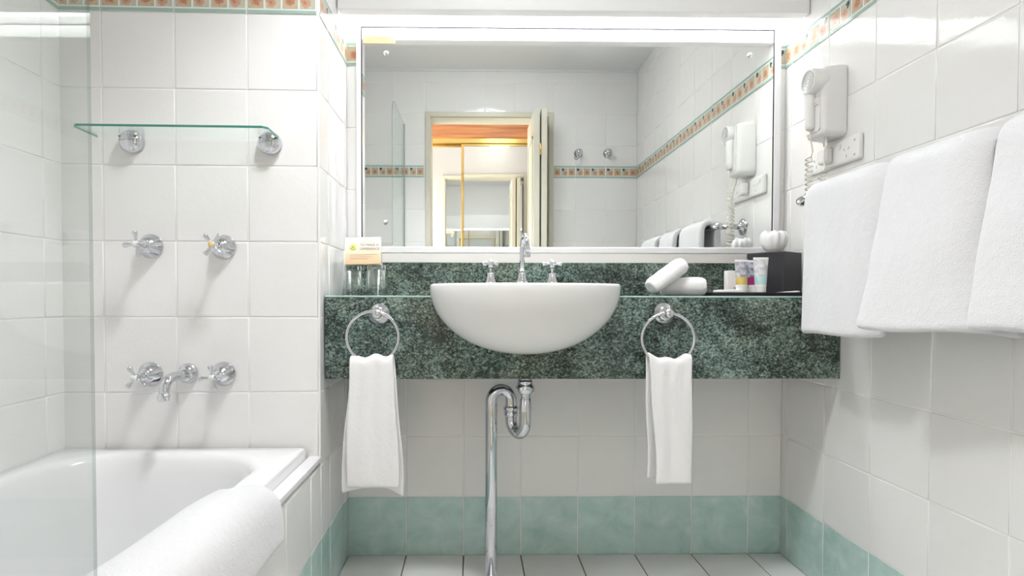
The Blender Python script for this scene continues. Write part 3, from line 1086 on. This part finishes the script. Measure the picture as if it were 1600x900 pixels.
# ------------------------------------------------------------------ things on the counter
def tumbler(x, y, label, sc=1.0):
    H = .0975 * sc
    o = MB().lathe([(.0001, H), (.0265, H), (.0285, H - .002), (.0375 * sc, .001), (.0368 * sc, 0), (.0350 * sc, .001), (.0262, H - .016), (.022, H - .019), (.0001, H - .0195)], T(x, y, CZ + .0004), 40).build('drinking_glass', M['tumbler'])
    return tag(o, label, 'glass', 'upturned tumblers on the counter')
GY = -.15
tumbler(-.388, GY + .005, 'upturned clear tumbler nearest the tub wall, under the left of the card', .965)
tumbler(-.3105, GY, 'upturned clear tumbler nearer the basin, under the right of the card')
# tent card on top of the glasses
cd = thing('tent_card', 'cream folded notice card with a yellow flower standing on the two tumblers', 'card')
cz0 = CZ + .0990
CM = T(-.349, -.160, cz0) @ Matrix.Rotation(4 * DEG, 4, 'Z') @ Matrix.Rotation(-1.3 * DEG, 4, 'Y')
cw, chh, dp = .112, .087, .026
def card_mat():
    m, nt, b, o = newmat('cream_card')
    tc = nd(nt, 'ShaderNodeTexCoord')
    sp_ = nd(nt, 'ShaderNodeSeparateXYZ')
    nt.links.new(tc.outputs['Generated'], sp_.inputs[0])
    r = ramp(nt, [(0.0, (.72, .48, .26)), (0.35, (.80, .62, .42)), (0.62, (.84, .77, .66)), (1.0, (.86, .84, .79))])
    nt.links.new(sp_.outputs[2], r.inputs[0])
    nt.links.new(r.outputs[0], b.inputs['Base Color'])
    b.inputs['Roughness'].default_value = .6
    return m
def leaf_card(sgn, name, mat):
    mb = MB()
    y0, y1 = sgn * dp, 0.0
    th = .0008
    vs = [(-cw / 2, y0, 0), (cw / 2, y0, 0), (cw / 2, y1, chh), (-cw / 2, y1, chh)]
    vs += [(x, y + th * -sgn, z) for x, y, z in vs]
    mb.add(vs, [[0, 1, 2, 3], [7, 6, 5, 4], [0, 4, 5, 1], [1, 5, 6, 2], [2, 6, 7, 3], [3, 7, 4, 0]], 0, False, CM)
    return mb.build(name, mat, cd)
fp = leaf_card(-1, 'front_panel', card_mat())
leaf_card(1, 'back_panel', M['paper'])
# printing: local frame on the slanted front panel
sl = math.atan2(dp, chh)
PM = CM @ T(0, -dp, 0) @ Matrix.Rotation(PI / 2 - sl, 4, 'X')   # local x right, y up the panel, z outwards
ink = plain('grey_brown_ink', (.20, .17, .14), .7)
def text_obj(body, size, x, y, parent, mat, name='lettering'):
    cu = bpy.data.curves.new(name, 'FONT')
    cu.body = body
    cu.size = size
    cu.extrude = .0001
    tmp = bpy.data.objects.new('tmp_text', cu)
    COL.objects.link(tmp)
    dg = bpy.context.evaluated_depsgraph_get()
    me = bpy.data.meshes.new_from_object(tmp.evaluated_get(dg))
    bpy.data.objects.remove(tmp)
    me.materials.clear()
    me.materials.append(mat)
    o = link(name, me, parent, PM @ T(x, y, .0006))
    return o
text_obj('TO MAKE A', .0112, -.010, .060, fp, ink)
text_obj('DIFFERENCE', .0112, -.010, .047, fp, ink)
pr_ = MB()
for i, (y, x1) in enumerate(((.031, .044), (.024, .030), (.018, .018))):
    pr_.box((-.040, y, .0003), (x1, y + .0011, .0007), 0, 0, PM)
pr_.box((-.010, .0735, .0003), (.040, .0744, .0007), 0, 0, PM)
pr_.build('print_line', plain('faint_print', (.55, .42, .30), .7), fp)
fl = MB()
for k in range(9):
    a = k * 2 * PI / 9
    fl.lathe([(.0001, .0004), (.0048, .0004), (.0048, .0007), (.0001, .0008)], PM @ T(-.030 + .0072 * math.cos(a), .058 + .0072 * math.sin(a), 0), 10)
fo = fl.build('flower_emblem', plain('pale_yellow_print', (.78, .76, .25), .6), fp)
MB().lathe([(.0001, .0006), (.0062, .0006), (.006, .0011), (.0001, .0012)], PM @ T(-.030, .058, 0), 14).build('flower_centre', plain('green_yellow_print', (.55, .60, .10), .6), fo)

# two rolled face cloths
def rolled(name, label, p0, p1, r, seed):
    p0, p1 = Vector(p0), Vector(p1)
    L = (p1 - p0).length
    mb = MB()
    rs = []
    n = 40
    prof = [(.0, .25), (-.004, .55), (-.001, .82), (.008, .97), (.02, 1.0)]
    stn = [(h, k) for h, k in prof] + [(L * t, 1.0 + .025 * math.sin(t * 9 + seed)) for t in (.25, .4, .55, .7, .82)] + [(L - h, k) for h, k in prof[::-1]]
    for h, k in stn:
        ring = []
        for i in range(n):
            a = 2 * PI * i / n
            rr = r * k * (1 + .03 * math.sin(2 * a + seed) + .02 * noise.noise(Vector((math.cos(a) * 2, math.sin(a) * 2, h * 30 + seed))))
            if k > .8 and i in (7, 8):
                rr *= .94
            ring.append((rr * math.cos(a), rr * math.sin(a), h))
        rs.append(ring)
    mb.rings(rs, True, True, True, 0, aim(p0, p1 - p0))
    o = mb.build(name, M['cotton'])
    tag(o, label, 'face cloth', 'rolled face cloths by the basin')
    # spiral fold on the outer end
    X = aim(p1, p1 - p0)
    pts = []
    for k in range(60):
        a = k * .3
        rr = r * (.12 + .75 * k / 60)
        pts.append((rr * math.cos(a), rr * math.sin(a), .0005 + .003 * (1 - (k / 60) ** 2)))
    s_ = MB().tube(pts, .0011, 5, 0, X)
    s_.build('rolled_edge', M['cotton'], o)
    return o
rolled('rolled_face_cloth', 'white face cloth roll lying flat on the counter beneath the leaning roll', (.585, -.205, CZ + .029), (.708, -.235, CZ + .029), .0285, 1.0)
rolled('rolled_face_cloth', 'white face cloth roll leaning across the other roll', (.530, -.276, CZ + .026), (.640, -.230, 1.0045), .0265, 3.3)

# amenity tray
TZ = CZ + .0006
tr = thing('amenity_tray', 'flat black amenity tray at the right end of the counter', 'tray', None, T(.865, -.192, TZ))
MB().box((-.145, -.088, 0), (.175, .135, .005), .0015).build('base', M['black'], tr)
MB().box((-.145, -.088, .005), (.175, -.085, .011), .001).box((-.145, .132, .005), (.175, .135, .011), .001).box((-.145, -.085, .005), (-.142, .132, .011), .001).box((.172, -.085, .005), (.175, .132, .011), .001).build('rim', M['black'], tr)
tz = TZ + .0054
o = MB().box((.737, -.272, tz), (.808, -.225, tz + .013), .003).build('soap_packet', M['paper'])
tag(o, 'flat white wrapped soap packet at the left of the black tray', 'soap')
o = MB().box((.792, -.205, tz), (.832, -.180, tz + .074), .001).build('small_carton', M['paper'])
tag(o, 'small white upright carton behind the soap packet on the tray', 'carton')
MB().lathe([(.0001, 0), (.006, 0), (.006, .0004), (.0001, .0005)], aim((.818, -.2052, tz + .022), (0, -1, 0)), 14).build('pink_mark', plain('pale_pink_print', (.80, .55, .68), .6), o)

def squeeze_tube(x, y, label, band, top, rot=0.0, h=.098, tilt=0.0):
    t = thing('toiletry_tube', label, 'tube', 'toiletry tubes on the black tray', T(x, y, tz) @ Matrix.Rotation(rot, 4, 'Z') @ Matrix.Rotation(tilt, 4, 'Y'))
    MB().lathe([(.0001, 0), (.0150, 0), (.0155, .001), (.0158, .019), (.0150, .0205), (.0001, .0205)], None, 24).build('cap', M['plastic'], t)
    mb = MB()
    rs = []
    n = 24
    for k in range(11):
        f = k / 10
        z = .0205 + f * (h - .0205)
        a = .0160 + .0065 * f
        b = .0150 * (1 - f) ** .75 + .0010
        rs.append([(a * math.cos(2 * PI * i / n), b * math.sin(2 * PI * i / n), z) for i in range(n)])
    a = .0226
    rs.append([(a * math.cos(2 * PI * i / n), .001 * math.sin(2 * PI * i / n), h + .006) for i in range(n)])
    bands = [0, 0, 1, 1, 1, 2, 2, 2, 2, 2, 3]
    pat = [2 if k < 1 else (1 if k < 4 else (3 if k < 10 else 2)) for k in range(11)]
    for k in range(11):
        mb.rings([rs[k], rs[k + 1]], True, False, k == 10, {1: 1, 2: 0, 3: 2}[pat[k]])
    mb.build('tube_body', [M['plastic'], plain('tube_band', band, .35), top], t, fix=True)
    return t
def foil(c0, c1):
    m, nt, b, o = newmat('tube_print')
    tc = nd(nt, 'ShaderNodeTexCoord')
    n = nd(nt, 'ShaderNodeTexNoise')
    n.inputs['Scale'].default_value = 55
    n.inputs['Detail'].default_value = 3
    r = ramp(nt, [(0.42, c0), (0.58, c1)])
    nt.links.new(tc.outputs['Object'], n.inputs['Vector'])
    nt.links.new(n.outputs['Fac'], r.inputs[0])
    nt.links.new(r.outputs[0], b.inputs['Base Color'])
    b.inputs['Roughness'].default_value = .25
    return m
squeeze_tube(.811, -.258, 'silver grey toiletry tube with a yellow band on the tray', (.68, .52, .16), foil((.30, .30, .36), (.62, .61, .65)), .1)
squeeze_tube(.852, -.235, 'dark toiletry tube with a magenta band, half hidden on the tray', (.42, .02, .20), foil((.16, .18, .26), (.60, .62, .70)), .0)
squeeze_tube(.867, -.262, 'pale toiletry tube with a light blue band on the tray', (.52, .74, .75), foil((.55, .56, .58), (.80, .80, .82)), -.1, .105)
o = MB().box((-.034, -.012, 0), (.034, .012, .007), .003).build('comb_packet', M['paper'])
o.matrix_world = T(.948, -.264, tz + .001) @ Matrix.Rotation(-4 * DEG, 4, 'Y') @ Matrix.Rotation(6 * DEG, 4, 'Z')
tag(o, 'slim white wrapped packet lying on the tray in front of the black box', 'packet')
# tissue box
tbx = thing('tissue_box', 'black tissue box cover with a white tissue at the back of the amenity tray', 'tissue box', None, T(.9795, -.1275, tz) @ Matrix.Rotation(-55 * DEG, 4, 'Z'))
hs = .0595
MB().box((-hs, -hs, 0), (hs, hs, .135), .002).build('cover', M['black'], tbx)
MB().lathe([(.022, .135), (.024, .136), (.0001, .136)], None, 24).build('opening', M['dark'], tbx)
ts = MB()
rs = []
for k, (rad, z) in enumerate(((.012, .1345), (.026, .142), (.036, .155), (.0415, .172), (.042, .188), (.036, .200), (.027, .205), (.017, .199), (.006, .195))):
    ring = []
    for i in range(72):
        a = 2 * PI * i / 72
        f = min(1.0, k / 4)
        rr = rad * (1 + f * (.045 * math.sin(5 * a + 1.0 + .15 * k) + .07 * math.sin(11 * a - .2 * k) + .09 * noise.noise(Vector((math.cos(a) * 1.6, math.sin(a) * 1.6, k * .3)))))
        dz = (.006 * noise.noise(Vector((math.cos(a) * 2.6, math.sin(a) * 2.6, 5.0))) + .002 * math.sin(5 * a + 1.6)) * (1 if k >= 4 else .2 * k / 4)
        ring.append((rr * math.cos(a), rr * math.sin(a) * .8, z + dz))
    rs.append(ring)
ts.rings(rs, True, False, True)
to_ = ts.build('tissue', M['paper'], tbx)
subdiv(to_, 1)

# ------------------------------------------------------------------ right wall: hair dryer, sockets, towel rail
hdr = thing('hair_dryer', 'white wall mounted hair dryer with a coiled cord on its holder', 'hair dryer')
def R_(y, z, out):
    return (XR - out - .003, y, z)
WX = wallM((XR - .003, 0, 0), (0, -1, 0), (-1, 0, 0))      # local x = -Y, y = Z, z = out
def rr2(x0, x1, y0, y1, r, z, n=5):
    return rrect(x0, x1, y0, y1, r, z, n)
h = MB()
x0, x1, y0, y1 = .230, .328, 1.374, 1.582
h.rings([rr2(x0, x1, y0, y1, .018, 0), rr2(x0, x1, y0, y1, .018, .012), rr2(x0 + .002, x1 - .002, y0 + .002, y1 - .002, .018, .040), rr2(x0 + .004, x1 - .004, y0 + .004, y1 - .004, .018, .056), rr2(x0 + .008, x1 - .008, y0 + .008, y1 - .008, .016, .063), rr2(x0 + .014, x1 - .013, y0 + .014, y1 - .013, .012, .066)], True, False, True, 0, WX)
ho = h.build('holder', M['plastic'], hdr)
h = MB()      # raised cradle contour on the face of the holder
cr = [(.248, 1.394), (.307, 1.394), (.312, 1.400), (.312, 1.495), (.309, 1.510), (.300, 1.524), (.296, 1.54), (.295, 1.566), (.248, 1.566)]
h.prism(cr, .060, .0705, 0, WX)
h.build('cradle', M['plastic'], ho)
h = MB().box((.291, 1.469, .0695), (.310, 1.490, .0750), .001, 0, WX)
bo = h.build('switch', M['plastic_warm'], hdr)
MB().lathe([(.0055, .0745), (.0055, .0758), (.0001, .076)], WX @ T(.3005, 1.4795, .0006), 14).build('button', M['plastic'], bo)
# dryer: barrel pointing out from the wall, handle hanging down
h = MB()
h.lathe([(.028, .040), (.034, .050), (.036, .064), (.0365, .088), (.0345, .0945), (.0315, .0955), (.0305, .0935)], WX @ T(.292, 1.541, 0), 36)
hb = h.build('barrel', M['plastic'], hdr)
h = MB()
h.lathe([(.0305, .0930), (.0001, .0930)], WX @ T(.292, 1.541, 0), 36)
for r in (.008, .015, .022, .028):
    h.tube([(r * math.cos(2 * PI * k / 32), r * math.sin(2 * PI * k / 32), .0935) for k in range(32)], .0011, 6, 0, WX @ T(.292, 1.541, 0), True)
h.build('intake_grille', M['grille'], hb)
h = MB()
def hsec(z, a, b, y):
    return [(.2795 + a * .8 * math.cos(2 * PI * i / 20), y, z + b * math.sin(2 * PI * i / 20)) for i in range(20)]
h.rings([hsec(.078, .020, .017, 1.53), hsec(.078, .0195, .0165, 1.50), hsec(.078, .0175, .015, 1.46), hsec(.078, .017, .0145, 1.425), hsec(.078, .0165, .014, 1.408), hsec(.078, .012, .010, 1.402)], True, True, True, 0, WX)
h.build('handle', M['plastic'], hdr)
def cord(pts0, coil_from, coil_to, cx, cout, r=.0095, turns=17, wr=.0026):
    pts = [Vector(p) for p in pts0]
    n = turns * 12
    for k in range(n + 1):
        a = 2 * PI * k / 12
        z = coil_from + (coil_to - coil_from) * k / n
        pts.append(Vector((cx + r * math.cos(a), z, cout + r * math.sin(a))))
    return pts
h = MB()
p1 = cord([(.2795, 1.404, .078), (.281, 1.385, .078), (.286, 1.36, .077), (.286, 1.335, .074)], 1.322, 1.045, .276, .078, .0090, 19)
h.tube(p1, .0026, 6, 0, WX)
h.build('coiled_cord', M['plastic_warm'], hdr)
h = MB()
p2 = cord([(.300, 1.378, .040), (.302, 1.355, .042), (.304, 1.335, .05), (.308, 1.30, .052), (.312, 1.285, .052)], 1.275, 1.06, .304, .056, .0085, 15)
p2 += [Vector((.305, 1.045, .06)), Vector((.295, 1.035, .07)), Vector((.287, 1.040, .077))]
h.tube(p2, .0026, 6, 0, WX)
h.build('coiled_cord', M['plastic_warm'], hdr)

sk = thing('power_socket', 'white double power socket below the hair dryer on the right wall', 'power socket')
h = MB()
h.rings([rr2(.147, .398, 1.290, 1.363, .006, 0), rr2(.147, .398, 1.290, 1.363, .006, .006), rr2(.150, .395, 1.293, 1.360, .006, .010), rr2(.156, .389, 1.299, 1.354, .006, .0115)], True, False, True, 0, WX)
h.build('face_plate', M['plastic'], sk)
for cx in (.345, .205):
    h = MB()
    for dx, dy, ang in ((-.010, .008, 30), (.010, .008, -30), (0, -.012, 0)):
        h.box((-.0013, -.0045, .0112), (.0013, .0045, .0120), 0, 0, WX @ T(cx + dx, 1.322 + dy, 0) @ Matrix.Rotation(ang * DEG, 4, 'Z'))
    h.build('socket_slot', M['grille'], sk)
    MB().box((cx - .034, 1.336, .0112), (cx - .022, 1.348, .0145), .001, 0, WX).build('rocker_switch', M['plastic_warm'], sk)
for y in (1.306, 1.347):
    MB().lathe([(.0035, .0112), (.003, .0122), (.0001, .0124)], WX @ T(.380, y, 0), 12).build('plate_screw', M['grille'], sk)
o = MB().box((.252, 1.302, .0122), (.288, 1.352, .040), .008, 0, WX).build('mains_plug', M['plastic'])
tag(o, 'white mains plug in the power socket under the hair dryer', 'plug')
MB().tube([(.270, 1.352, .026), (.270, 1.362, .03), (.280, 1.372, .04), (.29, 1.378, .04)], .003, 8, 0, WX).build('plug_cord', M['plastic'], o)

rl = thing('towel_rail', 'chrome towel rail with round wall mounts on the right wall, under the bath towels', 'towel rail')
RXa, RZ = .968, 1.188
for y in (-.330, -1.42):
    k = MB()
    k.lathe([(.033, 0), (.033, .004), (.027, .008), (.018, .012), (.0125, .016), (.011, .03), (.011, XR - RXa - .003), (.0001, XR - RXa - .003)], WX @ T(-y, RZ, 0), 28)
    k.build('wall_mount', M['chrome'], rl)
MB().lathe([(.0001, 0), (.008, .0005), (.0135, .004), (.0155, .012), (.0155, .055), (.013, .06), (.0105, .064), (.0105, 1.10), (.013, 1.104), (.0155, 1.11), (.0155, 1.158), (.008, 1.165), (.0001, 1.1655)], aim((RXa, -.287, RZ), (0, -1, 0)), 24).build('bar', M['chrome'], rl)

def bath_towel(label, yt0, yt1, yb0, yb1, zf, zb, flare, seed, droop=0.0, lift=0.0):
    """towel folded over the rail: y0 far edge, y1 near edge, at top and at hem"""
    nu, nv = 22, 40
    R0 = .033
    th = .026
    ztop = RZ + .0125 + th / 2 + .003
    vs = []
    for j in range(nv):
        v = j / (nv - 1) * 2 - 1
        for i in range(nu):
            u = i / (nu - 1)
            a = abs(v)
            if a < .1:
                ang = v / .1 * PI / 2
                x = RXa + R0 * math.sin(ang)
                z = ztop - R0 * .9 + R0 * .9 * math.cos(ang)
                t = 0
            else:
                t = (a - .1) / .9
                hem = zf if v < 0 else zb
                x = RXa + (-R0 if v < 0 else R0)
                z = (ztop - R0 * .9) * (1 - t) + hem * t
            e0, e1 = yt0 + (yb0 - yt0) * t, yt1 + (yb1 - yt1) * t
            y = e0 + (e1 - e0) * u
            if v < 0:
                x -= flare * t ** 1.3 * (1 - u) ** 1.2 + .006 * t
                x += t * (.0045 * math.sin(u * 6.5 + seed + t * 1.5) + .003 * math.sin(u * 11 + seed * 2))
                x += .030 * (max(0, (u - .74) / .26) ** 2.2) + .004 * (max(0, (.1 - u) / .1) ** 2)
                z += lift * u * t
            else:
                x += .010 * t + .003 * math.sin(u * 5 + seed)
                z -= droop * t * max(0, u - .4)
            z += .004 * math.sin(u * 5.3 + seed * 1.7) * (t ** 2) - .010 * (max(0, (u - .85) / .15) ** 2) * (1 - t)
            x += .003 * noise.noise(Vector((u * 4 + seed, t * 5, 1.3)))
            vs.append((x, y, z))
    fs = [[j * nu + i, j * nu + i + 1, (j + 1) * nu + i + 1, (j + 1) * nu + i] for j in range(nv - 1) for i in range(nu - 1)]
    o = MB().add(vs, fs).build('bath_towel', M['towel'])
    tag(o, label, 'towel', 'bath towels on the rail')
    solid(o, th)
    subdiv(o, 2)
    return o
bath_towel('white bath towel on the rail nearest the mirror wall', -.380, -.655, -.382, -.655, .799, .83, .006, .3, 0.0, .012)
bath_towel('white bath towel in the middle of the three on the rail', -.690, -.922, -.668, -.930, .832, .834, .040, 1.9, .02)
bath_towel('white bath towel on the rail nearest the camera, cut by the frame edge', -.958, -1.235, -.938, -1.235, .841, .875, .030, 4.1)

# ------------------------------------------------------------------ robe hooks on the rear wall (seen in the mirror)
def robe_hook(x, z, label, turn):
    t = thing('robe_hook', label, 'hook', 'chrome robe hooks on the wall beside the door')
    t.matrix_world = BRX @ T(-x, z, .003)
    MB().lathe([(.030, 0), (.030, .003), (.024, .006), (.022, .012), (.012, .016), (.0001, .018)], None, 28).build('rosette', M['chrome'], t)
    MB().lathe([(.008, .014), (.008, .03), (.016, .036), (.021, .044), (.019, .054), (.010, .060), (.0001, .061)], None, 24).build('knob', M['chrome'], t)
    d = math.sin(turn)
    pts = [(0, -.006, .028), (-.003 * d, -.025, .030), (-.010 * d, -.042, .036), (-.022 * d, -.050, .044), (-.032 * d, -.046, .054), (-.038 * d, -.036, .060)]
    MB().tube(pts, [.0045, .004, .0038, .0038, .004, .006], 10).build('lower_hook', M['chrome'], t)
robe_hook(.69, 1.856, 'chrome robe hook nearer the door frame, seen in the mirror', -1.2)
robe_hook(.884, 1.857, 'chrome robe hook nearer the right wall, seen in the mirror', .25)
